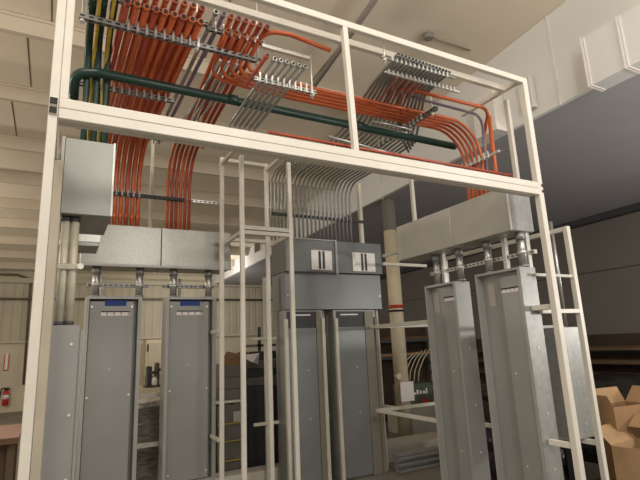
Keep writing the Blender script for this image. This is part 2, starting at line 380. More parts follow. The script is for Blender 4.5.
# narrow panel under the big box, edge-on
T = thing('panelboard', 'narrow blue-grey panel edge seen below twin pipes beside left post', 'electrical panel', (.03,3.2,.3))
part(MB().box(-.066,.100,3.10,3.6,.25,1.768,.005), 'enclosure','panel',T); part(MB().box(.100,.118,3.13,3.57,.28,1.74,.004), 'door','paneld',T)
part(MB().box(-.076,-.067,3.095,3.5,.25,1.77), 'side_flange','paneld',T)
screw_row(T, [(.06,3.10,1.66),(.07,3.10,1.28),(.075,3.10,.95)], (0,-1,0))

def right_panel(y0, y1, label, cov, card, lab, zt):
    X, zb = 3.27, .25
    t = thing('panelboard', label, 'electrical panel', (X+.1,(y0+y1)/2,zb), 'panelboards of the right bank')
    b = MB(); b.box(X,X+.19,y0,y0+.02,zb,zt); b.box(X,X+.19,y1-.02,y1,zb,zt); b.box(X,X+.19,y0+.02,y1-.02,zt-.02,zt); b.box(X,X+.19,y0+.02,y1-.02,zb,zb+.02); b.box(X+.16,X+.19,y0+.02,y1-.02,zb+.02,zt-.02)
    part(b, 'enclosure','paneld',t)
    part(MB().box(X+.07,X+.085,y0+.02,y1-.02,zb+.02,zt-.02), 'gutter_plate','panel',t)
    c = part(MB().box(X+.012,X+.07,y0+.025,cov,zb+.03,zt-.06,.004), 'cover','panel',t)
    mk = lambda a,b_,z0,z1,d0,d1: MB().box(X+.012-d1,X+.012-d0,a,b_,z0,z1)
    label_strip(c, mk, lab[0], lab[1], 1.955, 1.995)
    p = part(MB().box(X+.066,X+.07,card[0],card[1],1.86,2.06), 'directory_card','paper',t)
    part(MB().box(X+.0015,X+.19,y0-.008,y0,zb,zt), 'end_plate','panelg' if y0 < 3 else 'panel',t)
    for z in (1.5,1.0,.6): part(MB().cyl((X+.10,y0-.008,z),(X+.10,y0-.014,z),.008,8), 'screw','screw',t)
    for z in (1.3,.6): part(MB().cyl((X+.012,cov-.05,z),(X+.006,cov-.05,z),.007,8), 'screw','screw',c)
    return t
right_panel(2.655,3.135,'grey panelboard of the right bank nearest the camera with speckled end',2.87,(2.99,3.06),(2.69,2.865),2.15)
right_panel(3.40,3.83,'grey panelboard of the right bank farther back behind its neighbour',3.58,(3.70,3.775),(3.43,3.565),2.13)

def mid_panel(x0, x1, label, wf):
    Y, zt, zb = 5.36, 2.02, .005
    t = thing('panelboard', label, 'electrical panel', ((x0+x1)/2,Y+.1,zb), 'panelboards of the middle bank')
    part(MB().box(x0,x1,Y,Y+.25,zb,zt-.002,.004), 'enclosure','panel',t)
    c = part(MB().box(x0+.045,x1-wf,Y-.025,Y-.001,zb+.02,1.80,.004), 'cover','panelm',t)
    part(MB().box(x0,x0+.04,Y-.05,Y,zb,1.91,.003), 'edge_trim','frame2',t)
    part(MB().box(x1-.04,x1,Y-.05,Y,zb,1.92,.003), 'edge_trim','frame2' if wf < .15 else 'panelt',t)
    part(MB().box(x1-wf+.005,x1-.045,Y-.03,Y-.001,zb,2.0,.003), 'filler_strip','panelt',t)
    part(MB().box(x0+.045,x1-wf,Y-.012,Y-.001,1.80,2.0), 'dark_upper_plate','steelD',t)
    b = part(MB().box(x0+.1,x0+.36,Y-.016,Y-.012,1.95,1.975), 'label_strip','label',t)
    part(MB().box(x0+.1,x0+.36,Y-.018,Y-.016,1.968,1.975), 'heading_bar','ink',b)
    for z in (1.3,.75): part(MB().cyl((x0+.30,Y-.025,z),(x0+.30,Y-.032,z),.009,8), 'screw','screw',c)
    return t
mid_panel(2.36,2.90,'grey panelboard left of the middle pair with pale edge strips',.115)
mid_panel(3.05,3.69,'grey panelboard right of the middle pair beside the cream column',.19)
tag(MB().box(2.955,3.005,5.50,5.545,.0,2.02,.003).build('channel_strut','frame2'), 'upright pale channel in the gap between the middle panels', 'strut')

# outer grey panel, edge-on, right of the main post
T = thing('panelboard', 'short grey panel edge hung on the narrow frame right of right post', 'electrical panel', (3.92,3.0,.74))
part(MB().box(3.815,4.015,2.72,3.15,.745,1.655,.005), 'enclosure','panelg',T); part(MB().box(4.015,4.035,2.74,3.13,.76,1.64,.004), 'door','panel',T)
screw_row(T, [(3.9,2.72,1.2),(3.93,2.72,.85)], (0,-1,0))
T = thing('panelboard', 'flat grey panel seen through the gap left of the right post', 'electrical panel', (4.3,3.8,.7))
part(MB().box(4.4,5.12,3.62,3.80,.82,1.70,.005), 'enclosure','panel',T); part(MB().box(4.42,5.10,3.60,3.62,.86,1.58,.004), 'cover','panel',T); part(MB().box(4.4,5.12,3.59,3.62,.80,.83), 'lower_lip','zincw',T)
for x in (4.45,5.03): part(MB().box(x,x+.04,3.74,3.78,0,.825), 'support_leg','steelD',T)
for i, x in enumerate((3.89, 3.965)):
    tag(MB().cyl((x,2.80,1.662),(x,2.80,2.62),.017).build('conduit','emt'), ('left' if i == 0 else 'right')+' of two thin grey pipes above the outer edge-on panel', 'conduit', 'pipes above the outer panel')

# ------------------------------------------------------------------ pipe stubs between troughs and panels
def stub(x, y, z0, z1, label, group, r=.036):
    t = thing('pipe_nipple', label, 'pipe', (x,y,z0), group)
    part(MB().cyl((x,y,z0),(x,y,z1),r,16), 'pipe','emt',t)
    part(MB().cyl((x,y,z1-.07),(x,y,z1),r+.007,16), 'locknut','strut',t)
    part(MB().cyl((x,y,z0),(x,y,z0+.02),r+.009,16), 'bushing','strut',t)
    zc = z0+(z1-z0)*.42
    part(MB().cyl((x,y,zc-.016),(x,y,zc+.016),r+.006,16), 'clamp','zincw',t)
for i, x in enumerate((.287,.70,1.045,1.425)):
    stub(x, 5.28, 2.156, 2.458, 'short steel pipe joining left trough to panels, %s from the left' % ORD[i], 'pipe stubs under the left trough')
for i, y in enumerate((2.68,3.045,3.40,3.73)):
    stub(3.37, y, 2.152 if y < 3.2 else 2.132, 2.449, 'short steel pipe joining right trough to panels, %s from the near end' % ORD[i], 'pipe stubs under the right trough', .032)
SL = {}
def slotted(m, axis):
    # the same metal with a regular row of dark punched slots along the channel
    if (m, axis) in SL: return SL[(m, axis)]
    q = M[m].copy(); q.name = M[m].name + '_slotted_' + axis; nt = q.node_tree; b = nt.nodes['Principled BSDF']
    tc = nt.nodes.new('ShaderNodeTexCoord'); sp = nt.nodes.new('ShaderNodeSeparateXYZ'); nt.links.new(tc.outputs['Object'], sp.inputs[0])
    def mth(op, a, v=None):
        n = nt.nodes.new('ShaderNodeMath'); n.operation = op
        if hasattr(a, 'is_linked'): nt.links.new(a, n.inputs[0])
        else: n.inputs[0].default_value = a
        if v is not None:
            if hasattr(v, 'is_linked'): nt.links.new(v, n.inputs[1])
            else: n.inputs[1].default_value = v
        return n.outputs[0]
    u = sp.outputs[0] if axis == 'x' else sp.outputs[2] if axis == 'z' else sp.outputs[1]
    w1 = mth('LESS_THAN', mth('ABSOLUTE', mth('SUBTRACT', mth('FRACT', mth('DIVIDE', u, .05)), .5)), .27)
    o1, o2 = (sp.outputs[1], sp.outputs[2]) if axis == 'x' else (sp.outputs[0], sp.outputs[1]) if axis == 'z' else (sp.outputs[0], sp.outputs[2])
    c = mth('LESS_THAN', mth('MINIMUM', mth('ABSOLUTE', o1), mth('ABSOLUTE', o2)), .0065)
    fac = mth('MULTIPLY', w1, c)
    mix = nt.nodes.new('ShaderNodeMix'); mix.data_type = 'RGBA'
    src = b.inputs['Base Color'].links[0].from_socket
    nt.links.new(fac, mix.inputs['Factor']); nt.links.new(src, mix.inputs['A']); mix.inputs['B'].default_value = (.008,.008,.008,1)
    nt.links.new(mix.outputs['Result'], b.inputs['Base Color'])
    nt.links.new(mth('MULTIPLY', mth('SUBTRACT', 1.0, fac), b.inputs['Metallic'].default_value), b.inputs['Metallic'])
    SL[(m, axis)] = q; return q
def strut_bar(name, a, b_, label, m='strut', holes=True, w=.035, axis='x', rods=(), clamps=(), rz=.6, cm='zincw', ch=.03, below=False):
    """slotted channel with hanger rods and clamps"""
    mid = [(p+q)/2 for p, q in zip(a, b_)]
    t = thing(name, label, 'strut', mid)
    h = w/2
    mb = MB()
    if axis == 'x': mb.box(a[0],b_[0],a[1]-h,a[1]+h,a[2]-h,a[2]+h,.002)
    else: mb.box(a[0]-h,a[0]+h,a[1],b_[1],a[2]-h,a[2]+h,.002)
    L = (b_[0]-a[0]) if axis == 'x' else (b_[1]-a[1])
    part(mb, 'channel', slotted(m, axis) if holes else m, t)
    for r in rods:
        p = (r,a[1],a[2]) if axis == 'x' else (a[0],r,a[2])
        rp = part(MB().cyl((p[0],p[1],p[2]-.05),(p[0],p[1],p[2]+rz),.006,8), 'hanger_rod','zincw',t)
        part(MB().cyl((p[0],p[1],p[2]-h-.02),(p[0],p[1],p[2]-h),.016,6), 'nut','zincw',rp)
    for c in clamps:
        s_ = -1 if below else 1
        if axis == 'x': part(MB().box(c-.007,c+.007,a[1]-h-.012,a[1]-h+.004,a[2]-h-.01,a[2]+h+ch), 'clamp',cm,t)
        else: part(MB().box(a[0]-h-.012,a[0]-h+.004,c-.007,c+.007,a[2]-h-.01,a[2]+h+ch), 'clamp',cm,t)
    return t
strut_bar('channel_strut',(.21,5.36,2.285),(.80,5.36,2.285),'slotted strut holding the two pipe stubs of leftmost panel')
strut_bar('channel_strut',(.95,5.36,2.285),(1.50,5.36,2.285),'slotted strut holding pipe stubs of the second left panel')
strut_bar('channel_strut',(3.44,2.60,2.275),(3.44,3.90,2.275),'slotted strut behind the pipe stubs of the right panels',axis='y',m='zincw')
tag(MB().box(3.41,3.45,2.88,2.92,2.15,2.45,.002).build('channel_strut','zincw'), 'short upright strut between pipe stubs above the nearest right panel', 'strut')
tag(MB().box(3.42,3.46,2.66,2.70,2.15,2.45,.002).build('channel_strut','zincw'), 'short upright strut beside the near end of right panel top', 'strut')
tag(MB().box(3.40,3.44,3.66,3.70,2.14,2.45,.002).build('channel_strut','zincw'), 'short upright strut above the farther right panel', 'strut')

# twin pipes at far left
for i, x in enumerate((-.010,.040)):
    t = thing('conduit', ('left' if i == 0 else 'right')+' of the twin thick zinc pipes beneath the big box', 'conduit', (x,3.17,1.768), 'twin pipes under the big box')
    part(MB().cyl((x,3.17,1.768),(x,3.17,2.414),.0245,18), 'pipe','emtold',t)
    part(MB().cyl((x,3.17,1.768),(x,3.17,1.79),.029,18), 'bushing','steelD',t); part(MB().cyl((x,3.17,2.385),(x,3.17,2.414),.029,18), 'locknut','steelD',t)
T = thing('channel_strut', 'upright slotted strut with pipe clamp beside the twin pipes', 'strut', (-.052,3.1275,1.77))
part(MB().box(-.066,-.038,3.115,3.14,1.77,2.9,.002), 'channel',slotted('strut','z'),T)
part(MB().box(-.05,.085,3.128,3.142,2.09,2.125,.004), 'pipe_clamp','emtold',T)
part(MB().cyl((.082,3.135,2.108),(.082,3.11,2.108),.018,10), 'clamp_bolt','screw',T)

# ------------------------------------------------------------------ conduits
def conduit(label, pts, r, m, group, R=.3, plug=True, n=10, name='conduit', coup=None):
    path = fillet(pts, R)
    t = MB().tube(path, r, n).build(name, m); tag(t, label, 'conduit', group)
    if plug:
        a = path[0]; d = (path[0]-path[1]).normalized()
        part(MB().cyl(a-d*.002, a+d*.004, r*.72, 10), 'end_opening','black',t)
        part(MB().tube([a-d*.03, a-d*.001], r*1.14, 10), 'end_collar', m, t)
    if coup:
        for q, d in coup:
            q = Vector(q); d = Vector(d); part(MB().tube([q-d*.035, q+d*.035], r*1.16, 10), 'coupling', m, t)
    return t
# A: big orange bundle, two layers of nine, front to back then down into the left trough
for row, z, y0 in ((0,3.67,2.73),(1,3.75,2.70)):
    for i in range(9):
        xs = .235+.0555*i; xe = .20+.0565*i; ye = 5.23+.075*row
        conduit('orange conduit of the large left bundle, %s row, %s from the left' % (('lower','upper')[row], ORD[i]),
                [(xs,y0,z),(xe,4.2,z),(xe,ye,z),(xe,ye,2.882)], .0195 if row == 0 else .0185, 'orange' if (i+row)%3 else 'red', 'large left bundle of orange conduits', R=.50+.03*row,
                coup=[((xe,ye,3.0),(0,0,1))])
# B: second bundle; upper row goes back and down, lower row turns right
cols = ['emt','purple','emt','red','red','orange','red','red']
for i in range(8):
    xs = .77+.051*i; xe = .955+.0475*(i-2) if i >= 2 else .955-.0475*(2-i)
    if i < 2:
        pts = [(xs,2.70,3.75),(xs-.02,4.6,3.75),(xs-.02,4.95,3.75)]
        conduit('%s conduit of the second bundle, %s from the left in upper row' % (('zinc','purplish')[i], ORD[i]), pts, .0155, cols[i], 'second bundle of conduits', R=.4)
    else:
        conduit('%s conduit of the second bundle, %s from the left in upper row' % ('zinc' if i == 2 else 'red-orange', ORD[i]), [(xs,2.70,3.75),(xe,4.3,3.75),(xe,5.25,3.75),(xe,5.25,2.882)], .0175, cols[i] if i > 2 else 'orange', 'second bundle of conduits', R=.42,
            coup=[((xe,5.25,3.42),(0,0,1))])
XR = 3.36
for i in range(5):
    x = .86+.056*i; y = 3.18-.052*i
    conduit('orange conduit bending right across the ceiling rack, %s from the front' % ORD[4-i],
            [(x,2.73,3.66),(x,2.95,3.64),(x,y,3.56),(1.5+.02*i,y,3.535),(XR,y,3.56),(XR,y,2.832)], .0145, 'orange', 'orange conduits crossing to the right trough', R=.36 if i else .36, coup=[((XR,y,3.2),(0,0,1)),((2.42+.03*i,y,3.55),(1,0,0))])
conduit('orange conduit at the outer right of the right drop, open at top', [(3.42,2.88,3.62),(3.40,2.87,2.832)], .018, 'orange', 'orange conduits crossing to the right trough')
conduit('thin orange conduit high at right bending down behind the rack', [(2.30,2.75,3.585),(3.28,2.75,3.60),(3.44,2.98,3.5),(3.44,3.02,2.832)], .015, 'orange', None, R=.2)
conduit('thin dull purple conduit curving down beside the orange drop', [(2.5,2.86,3.60),(3.30,2.86,3.59),(3.39,2.95,3.4),(3.39,2.96,2.832)], .012, 'purple', None, R=.2)
# red conduit hugging the top of the middle beam
conduit('long thin red conduit lying just behind the top of middle beam', [(1.05,2.54,2.885),(3.2,2.54,2.885)], .010, 'red', None, plug=False)
# orange conduit at upper centre
conduit('single orange conduit bowing toward the right below the second top beam', [(1.10,2.9,3.70),(1.13,2.72,3.73),(1.30,2.70,3.735),(1.62,2.70,3.70)], .016, 'orange', None, R=.12)
conduit('short orange conduit curving above the cage behind the middle beam', [(1.17,4.6,3.62),(1.24,4.45,3.70),(1.62,4.40,3.78)], .018, 'orange', None, R=.2)
# greens
for i in range(3):
    x = .045+.062*i
    conduit('dark green conduit entering the big left box, %s from the left' % ORD[i], [(x,2.62,3.72),(x,3.30,3.66),(x+.01,3.38,3.3),(x+.01,3.38,2.897)], .020, 'green', 'dark green conduits at left', R=.3, coup=[((x,2.86,3.698),(0,1,0))])
    conduit('dark green conduit of the upper layer at far left, %s from the left' % ORD[i], [(x+.015,2.58,3.81),(x+.015,3.5,3.80),(x+.03,3.52,3.3),(x+.03,3.52,2.897)], .018, 'green', 'dark green conduits at left', R=.3)
conduit('yellow flexible conduit, left of the two among dark green ones', [(.085,2.72,3.70),(.09,3.32,3.62),(.085,3.45,3.2),(.10,3.45,2.897)], .012, 'yellow', None, R=.25)
conduit('yellow flexible conduit, right of the two among dark green ones', [(.165,2.72,3.70),(.165,3.32,3.62),(.155,3.42,3.2),(.15,3.42,2.897)], .012, 'yellow', None, R=.25)
conduit('thick dark green conduit crossing left to right under the orange bundles', [(-.02,3.55,3.30),(-.02,3.32,3.46),(.12,3.28,3.47),(3.31,3.24,3.44)], .034, 'green', None, R=.12, plug=False, coup=[((1.06,3.262,3.465),(1,0,0)),((2.2,3.257,3.462),(1,0,0))])
# grey group beside the white clamps
for i in range(6):
    x = 1.15+.043*i
    conduit('zinc conduit through the white clamps, %s from the left' % ORD[i], [(x-.06,2.50,3.375),(x-.04,3.50,3.375),(1.20+.043*i,3.78,3.46),(2.30+.05*i,5.0,3.80),(2.30+.05*i,5.52,3.80),(2.30+.05*i,5.52,2.912)], .0125, 'emt', 'zinc conduits through the white clamps', R=.2, n=8)
conduit('short red conduit left of the zinc ones by the white clamps', [(1.04,2.50,3.385),(1.03,2.9,3.38)], .013, 'red', None)
for i in range(3):
    x = .875+.06*i
    conduit('dark zinc conduit under the second bundle, %s from the left' % ORD[i], [(x,2.96,3.58),(x-.01,3.9,3.60),(x-.01,4.25,3.66)], .012, 'emt', 'dark zinc conduits under the second bundle', R=.2, n=8, plug=False)
# grey run to the middle panels
for i in range(16):
    x = 2.51+.0605*i; xs = 2.02+.034*i
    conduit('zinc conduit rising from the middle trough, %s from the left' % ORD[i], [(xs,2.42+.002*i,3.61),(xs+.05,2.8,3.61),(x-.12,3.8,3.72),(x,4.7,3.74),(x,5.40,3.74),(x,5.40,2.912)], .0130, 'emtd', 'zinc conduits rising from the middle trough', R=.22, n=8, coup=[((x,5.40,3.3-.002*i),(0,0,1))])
# crossing silver ones with bends
for i in range(4):
    y = 3.15+.07*i
    conduit('silver conduit curving behind the orange run, %s from the front' % ORD[i], [(2.28,y,3.47),(2.70+.02*i,y,3.47),(2.92+.03*i,y+.22,3.47)], .012, 'emt', 'silver curved conduits', R=.16, n=8, plug=False)
for i in range(4):
    y = 3.62+.075*i
    conduit('silver conduit low behind middle beam with a bend, %s from the front' % ORD[i], [(2.42,y+.12,3.45),(2.62,y,3.45),(2.95,y+.01,3.45),(3.1,y+.14,3.45)], .013, 'emt', 'low silver curved conduits', R=.2, n=8, plug=False)
conduit('long straight silver conduit crossing just behind the middle beam', [(1.75,3.02,3.18),(3.25,3.30,3.22)], .012, 'emt', None, plug=False)
for i in range(5):
    x = 2.16+.055*i
    conduit('dull red conduit below the zinc run at upper right, %s from the left' % ORD[i], [(x,2.62,3.568),(x+.04,2.85,3.565),(x+.08+.02*i,3.02+.02*i,3.56),(x+.35,3.12+.05*i,3.56)], .012, 'redd', 'dull red conduits at upper right', R=.2, plug=False)

# ------------------------------------------------------------------ trapeze struts
xs9 = [.235+.0555*i for i in range(9)]
strut_bar('trapeze_strut',(-.02,2.93,3.625),(1.17,2.93,3.625),'slotted grey strut under the orange bundles at upper left', rods=(.0,.70,1.14), rz=.75, clamps=[x+.027 for x in xs9])
strut_bar('trapeze_strut',(.17,2.80,3.712),(.74,2.80,3.712),'grey strut between the two layers of the large orange bundle', w=.03)
strut_bar('trapeze_strut',(.74,2.84,3.712),(1.17,2.84,3.712),'grey strut between the layers of the second bundle', w=.03, clamps=[.80+.056*i for i in range(6)])
strut_bar('trapeze_strut',(-.02,3.75,3.62),(.72,3.75,3.62),'grey strut under the large orange bundle just above middle beam', clamps=[.20+.0555*i for i in range(9)])
strut_bar('trapeze_strut',(.02,4.55,3.62),(.78,4.55,3.62),'grey strut where the large bundle starts to bend down', clamps=[.22+.0565*i for i in range(9)], w=.03)
strut_bar('trapeze_strut',(.80,4.5,3.70),(1.30,4.5,3.70),'grey strut where the second bundle starts to bend down', w=.03, clamps=[.86+.0475*i for i in range(8)])
strut_bar('trapeze_strut',(.15,5.19,3.225),(1.12,5.19,3.225),'dark slotted strut clamping the orange drops over left trough', m='steelD', clamps=[.2+.0565*i for i in range(9)], cm='strut')
strut_bar('trapeze_strut',(1.20,5.19,3.225),(1.56,5.19,3.225),'slotted strut end toned as lit, right of the orange drops', m='zincw')  # lit end of the drop strut, its brightness put into the metal colour
strut_bar('trapeze_strut',(1.03,2.73,3.345),(1.50,2.73,3.345),'white clamp strut carrying zinc conduits at top centre', m='zincw', clamps=[1.07+.043*i for i in range(10)], rods=(1.47,), rz=.3, ch=.03, w=.028)
strut_bar('trapeze_strut',(1.12,2.80,3.66),(1.50,2.80,3.66),'short white strut below the bowing orange conduit', m='zincw', holes=False, w=.028)
strut_bar('trapeze_strut',(2.0,2.57,3.548),(2.74,2.57,3.548),'thin white clamp strut under the zinc run at upper right', m='zincw', clamps=[2.03+.04*i for i in range(17)], w=.016, holes=False, ch=.012)
strut_bar('trapeze_strut',(1.90,2.47,3.585),(2.60,2.47,3.585),'grey clamp strut nearest the top beam at upper right', clamps=[1.99+.04*i for i in range(14)], w=.016, holes=False, rods=(1.93,), rz=.15, ch=.016)
strut_bar('trapeze_strut',(2.35,4.60,3.70),(3.42,4.60,3.70),'grey clamp strut with a thin drop rod below the middle beam', m='strut', clamps=[2.47+.0605*i for i in range(16)], w=.018, ch=.02, rods=(3.40,), rz=.1)
strut_bar('trapeze_strut',(2.24,5.36,3.22),(3.60,5.36,3.22),'dark slotted strut across the middle zinc conduits', m='steelD', clamps=[2.48+.0605*i for i in range(16)], cm='strut')
strut_bar('trapeze_strut',(2.70,2.80,3.515),(2.70,3.95,3.515),'slotted strut crossing under the orange run at upper right', axis='y', clamps=[2.98+.052*i for i in range(5)]+[3.40+.075*i for i in range(4)], rods=(2.86,), rz=.2)
strut_bar('trapeze_strut',(3.33,2.74,3.20),(3.33,3.38,3.20),'white clamp strut across the orange drop above right trough', axis='y', m='zincw', clamps=[2.86,2.91]+[2.97+.052*i for i in range(5)], w=.024, holes=False)
tag(MB().tube([(3.35,2.74,3.2),(3.42,2.66,3.22),(3.40,2.64,3.22)],.008).build('bracket_wire','emt'), 'thin wire bracket tying the right strut to the frame post', 'bracket')
tag(MB().box(.80,.835,5.46,5.495,2.89,4.2,.003).build('channel_strut','frame2'), 'upright pale strut between the two orange drops above left trough', 'strut')
tag(MB().tube([(3.40,4.6,3.69),(3.395,4.6,3.3)],.006,6).build('drop_rod','zincw'), 'thin rod hanging at right end of the middle conduit bends', 'rod')

# ------------------------------------------------------------------ background, left
T = thing('fire_extinguisher', 'small red fire extinguisher on the beige back wall at far left', 'fire extinguisher', (-1.32,17.78,.25))
b = MB(); b.lathe((-1.32,17.78,.21), [(.07,0),(.085,.02),(.085,.36),(.05,.42),(.02,.46)]); part(b,'cylinder','redp',T)
b = MB(); b.box(-1.37,-1.25,17.75,17.9,.66,.72,.01); b.tube(fillet([(-1.30,17.74,.69),(-1.44,17.73,.74),(-1.47,17.72,.42)],.05),.018); part(b,'valve_and_hose','black',T)
b = MB(); b.lathe((-1.32,17.78,.40), [(.0865,0),(.0865,.12)]); part(b,'label_band','label',T)
t = thing('wall_sign', 'narrow upright white sign with red border on the back wall', 'sign', (-1.40,17.87,1.2))
part(MB().box(-1.45,-1.33,17.87,17.898,1.23,1.72), 'board','label',t)
b = MB(); b.box(-1.455,-1.43,17.862,17.87,1.22,1.72); b.box(-1.35,-1.325,17.862,17.87,1.22,1.72); b.box(-1.43,-1.35,17.862,17.87,1.22,1.25); part(b,'border','redp',t)
T = thing('work_bench', 'pinkish topped bench behind the left post at far left', 'bench', (-.9,5.9,0))
part(MB().box(-1.6,-.27,5.45,6.4,.86,.90,.004), 'top','bench',T); part(MB().box(-1.6,-.27,5.44,5.45,.835,.885), 'front_edge','wood',T); part(MB().box(-1.55,-.32,5.6,6.35,.25,.86), 'body','benchb',T)
for x in (-1.55,-.36): part(MB().box(x,x+.06,5.52,5.58,0,.86), 'leg','benchb',T)
T = thing('wall_cabinet', 'beige wall cabinet seen between the two left panels', 'cabinet', (2.9,17.7,.8))
part(MB().box(2.62,3.24,17.6,17.9,.8,2.0,.01), 'body','beigeb',T); part(MB().box(2.70,3.18,17.57,17.6,.86,1.90,.008), 'door','wallb',T); part(MB().box(2.66,2.70,17.565,17.6,1.6,1.85), 'hinge','black',T)
T = thing('machine_fixture', 'small dark machine standing on a beam between the left panels', 'machine', (1.08,6.6,1.18))
part(MB().box(.99,1.05,6.5,6.62,1.18,1.42,.01), 'column','dark',T); part(MB().box(1.09,1.14,6.5,6.6,1.18,1.46,.01), 'spindle','pipebr',T)
part(MB().tube([(1.02,6.5,1.33),(1.22,6.46,1.40)],.018), 'arm','steelD',T); part(MB().box(.97,1.24,6.45,6.68,1.165,1.19,.004), 'base','steelD',T); part(MB().lathe((1.08,6.48,1.19),[(.03,0),(.035,.06),(.018,.1)]), 'cup','label',T)
T = thing('work_table', 'cream edged table carrying the small machine between left panels', 'table', (1.08,6.6,0))
part(MB().box(.70,1.45,6.40,6.75,1.08,1.165,.005), 'top','column',T)
for x in (.72,1.38): part(MB().box(x,x+.05,6.66,6.72,0,1.08), 'leg','column',T)
def blob(x0,x1,y0,y1,z0,z1,name,m,seed,amp=.03,parent=None):
    rnd = random.Random(seed); t = bmesh.new(); bmesh.ops.create_cube(t,size=1); bmesh.ops.subdivide_edges(t,edges=t.edges[:],cuts=5,use_grid_fill=True)
    mb = MB()
    for v in t.verts:
        v.co = Vector((x0+(v.co.x+.5)*(x1-x0),y0+(v.co.y+.5)*(y1-y0),z0+(v.co.z+.5)*(z1-z0)))
        if v.co.z > z0+.01: v.co += Vector((rnd.uniform(-amp,amp),rnd.uniform(-amp,amp),rnd.uniform(-amp,amp)))
    mb._merge(t); return mb.build(name,m,parent)
T = thing('wrapped_pallet', 'dark load in stretch film standing between the two left panels', 'wrapped pallet', (1.0,6.1,0))
part(MB().box(.6,1.45,5.75,6.38,0,.12,.005), 'pallet_base','wood',T); blob(.62,1.43,5.78,6.35,.125,1.0,'load','wrap',3,.02,T); blob(.66,1.40,5.80,6.3,.985,1.06,'film_top','wrapw',5,.02,T)

# ------------------------------------------------------------------ background, centre
T = thing('wrapped_pallet', 'grey film wrapped load with yellow straps right of left panels', 'wrapped pallet', (2.0,6.4,0))
part(MB().box(1.72,2.13,5.98,6.8,0,.12,.005), 'pallet_base','frame2',T); blob(1.74,2.11,6.0,6.8,.125,.93,'load','gbox',9,.012,T)
for z in (.28,.50,.70): part(MB().box(1.735,2.10,5.975,5.99,z,z+.012), 'strap','yel',T)
part(MB().box(1.93,2.02,5.97,5.98,.72,.84), 'paper_label','paper',T)
tag(MB().box(1.70,2.10,5.97,6.6,.945,.975,.003).build('shelf_board','frame2'), 'pale board on top of the strapped wrapped load', 'board')
for i,(z0,z1,dx) in enumerate(((.98,1.10,0),(1.105,1.24,.02))):
    tag(MB().box(1.76+dx,2.10,6.02,6.6,z0,z1,.004).build('storage_box','gbox'), 'grey carton on the strapped load, %s of the two' % ('lower','upper')[i], 'box', 'cartons on the strapped load')
t = thing('open_carton', 'open brown carton with raised flaps on the grey cartons', 'box', (1.95,6.3,1.245))
part(MB().box(1.80,2.10,6.1,6.5,1.245,1.40), 'body','gbox',t); part(MB().plate([(1.80,6.1,1.40),(2.10,6.1,1.38),(2.02,5.98,1.52),(1.86,6.0,1.56)],(0,.006,.003),1), 'flap','card',t)
part(MB().plate([(2.03,6.05,1.50),(2.31,6.05,1.52),(2.31,6.09,1.375),(2.20,6.0,1.41)],(0,.006,.002),1), 'white_sheet','label',t)
T = thing('dark_cabinet', 'dark charcoal metal cabinet standing left of the middle panels', 'cabinet', (2.45,6.5,0))
part(MB().box(2.16,2.75,6.2,6.8,.02,1.10,.008), 'body','dark',T); part(MB().box(2.20,2.50,6.185,6.2,.1,.80,.005), 'door','dark',T); part(MB().box(2.44,2.47,6.17,6.185,.42,.52), 'handle','strut',T); part(MB().box(2.16,2.75,6.19,6.2,.86,.88), 'trim','steelD',T)
for i in range(4):
    tag(MB().box(2.20+.03*(i%2),2.62+.03*(i%2),6.22,6.7,1.105+i*.11,1.21+i*.11,.004).build('storage_box','dark' if i%2 else 'gbox'), 'dark flat box piled on the charcoal cabinet, %s from the bottom' % ORD[i], 'box', 'flat boxes on the charcoal cabinet')
tag(MB().box(1.55,2.75,5.68,5.92,.0,.19,.005).build('floor_plinth','frame2'), 'low pale slab on the floor in front of charcoal cabinet', 'slab')
T = thing('storage_rack', 'dark storage shelving behind the narrow gap between middle panels', 'shelf', (3.1,7.3,0))
for z in (.3,.75,1.2,1.6): part(MB().box(2.7,3.9,7.1,7.7,z,z+.04), 'shelf','steelD',T)
for x in (2.7,3.86): part(MB().box(x,x+.04,7.1,7.14,0,1.9), 'upright','steelD',T)
for i in range(6):
    z = (.34,.79,1.24)[i//2]; x = 2.85+.5*(i%2)
    tag(MB().box(x,x+.4,7.15,7.6,z,z+.3,.006).build('storage_box','gbox' if i%2 else 'label'), '%s box on the %s shelf of the dark shelving' % (('pale','grey')[i%2], ('lowest','middle','upper')[i//2]), 'box', 'boxes on the dark shelving')

# ------------------------------------------------------------------ background, right
T = thing('lumber_rack', 'dark storage rack with brown lengths behind the round column', 'rack', (6.2,8.2,0))
part(MB().box(5.2,7.3,8.6,8.68,0,1.95), 'back_board','rackbk',T)
for x in (5.25,7.2): part(MB().box(x,x+.07,7.8,7.87,0,1.95), 'upright','steelD',T)
for z in (1.30,1.62): part(MB().box(5.25,7.27,7.85,8.5,z-.05,z), 'arm','steelD',T)
for i in range(7):
    z = (1.325,1.645)[i%2]; y = 7.95+.08*(i//2)
    tag(MB().box(5.2,7.3,y,y+.05,z-.02,z+.03).build('lumber','wood' if i%3 else 'card'), 'brown length lying on the %s arms behind the column, %s from the front' % (('lower','upper')[i%2], ORD[i//2]), 'lumber', 'brown lengths behind the column')
T = thing('wire_coil', 'arched pale wires standing above the dull green case', 'wire', (5.5,7.2,.9))
for i in range(5):
    x = 5.45+.10*i; part(MB().tube(fillet([(x,7.25,.845),(x+.04,7.25,1.05),(x+.16,7.25,1.24),(x+.36,7.27,1.36+.02*i)],.3),.010,6), 'strand','wire',T)
T = thing('crate', 'dull green case with white lettering and a red mark behind column', 'crate', (5.55,7.0,.45))
part(MB().box(5.38,6.0,7.06,7.4,.45,.84,.008), 'case','greenb',T)
b = MB()
for i,(w,h) in enumerate(((.03,.07),(.05,.035),(.04,.08),(.035,.06),(.05,.05),(.03,.09))): b.box(5.50+i*.07,5.50+i*.07+w,7.053,7.06,.66,.66+h)
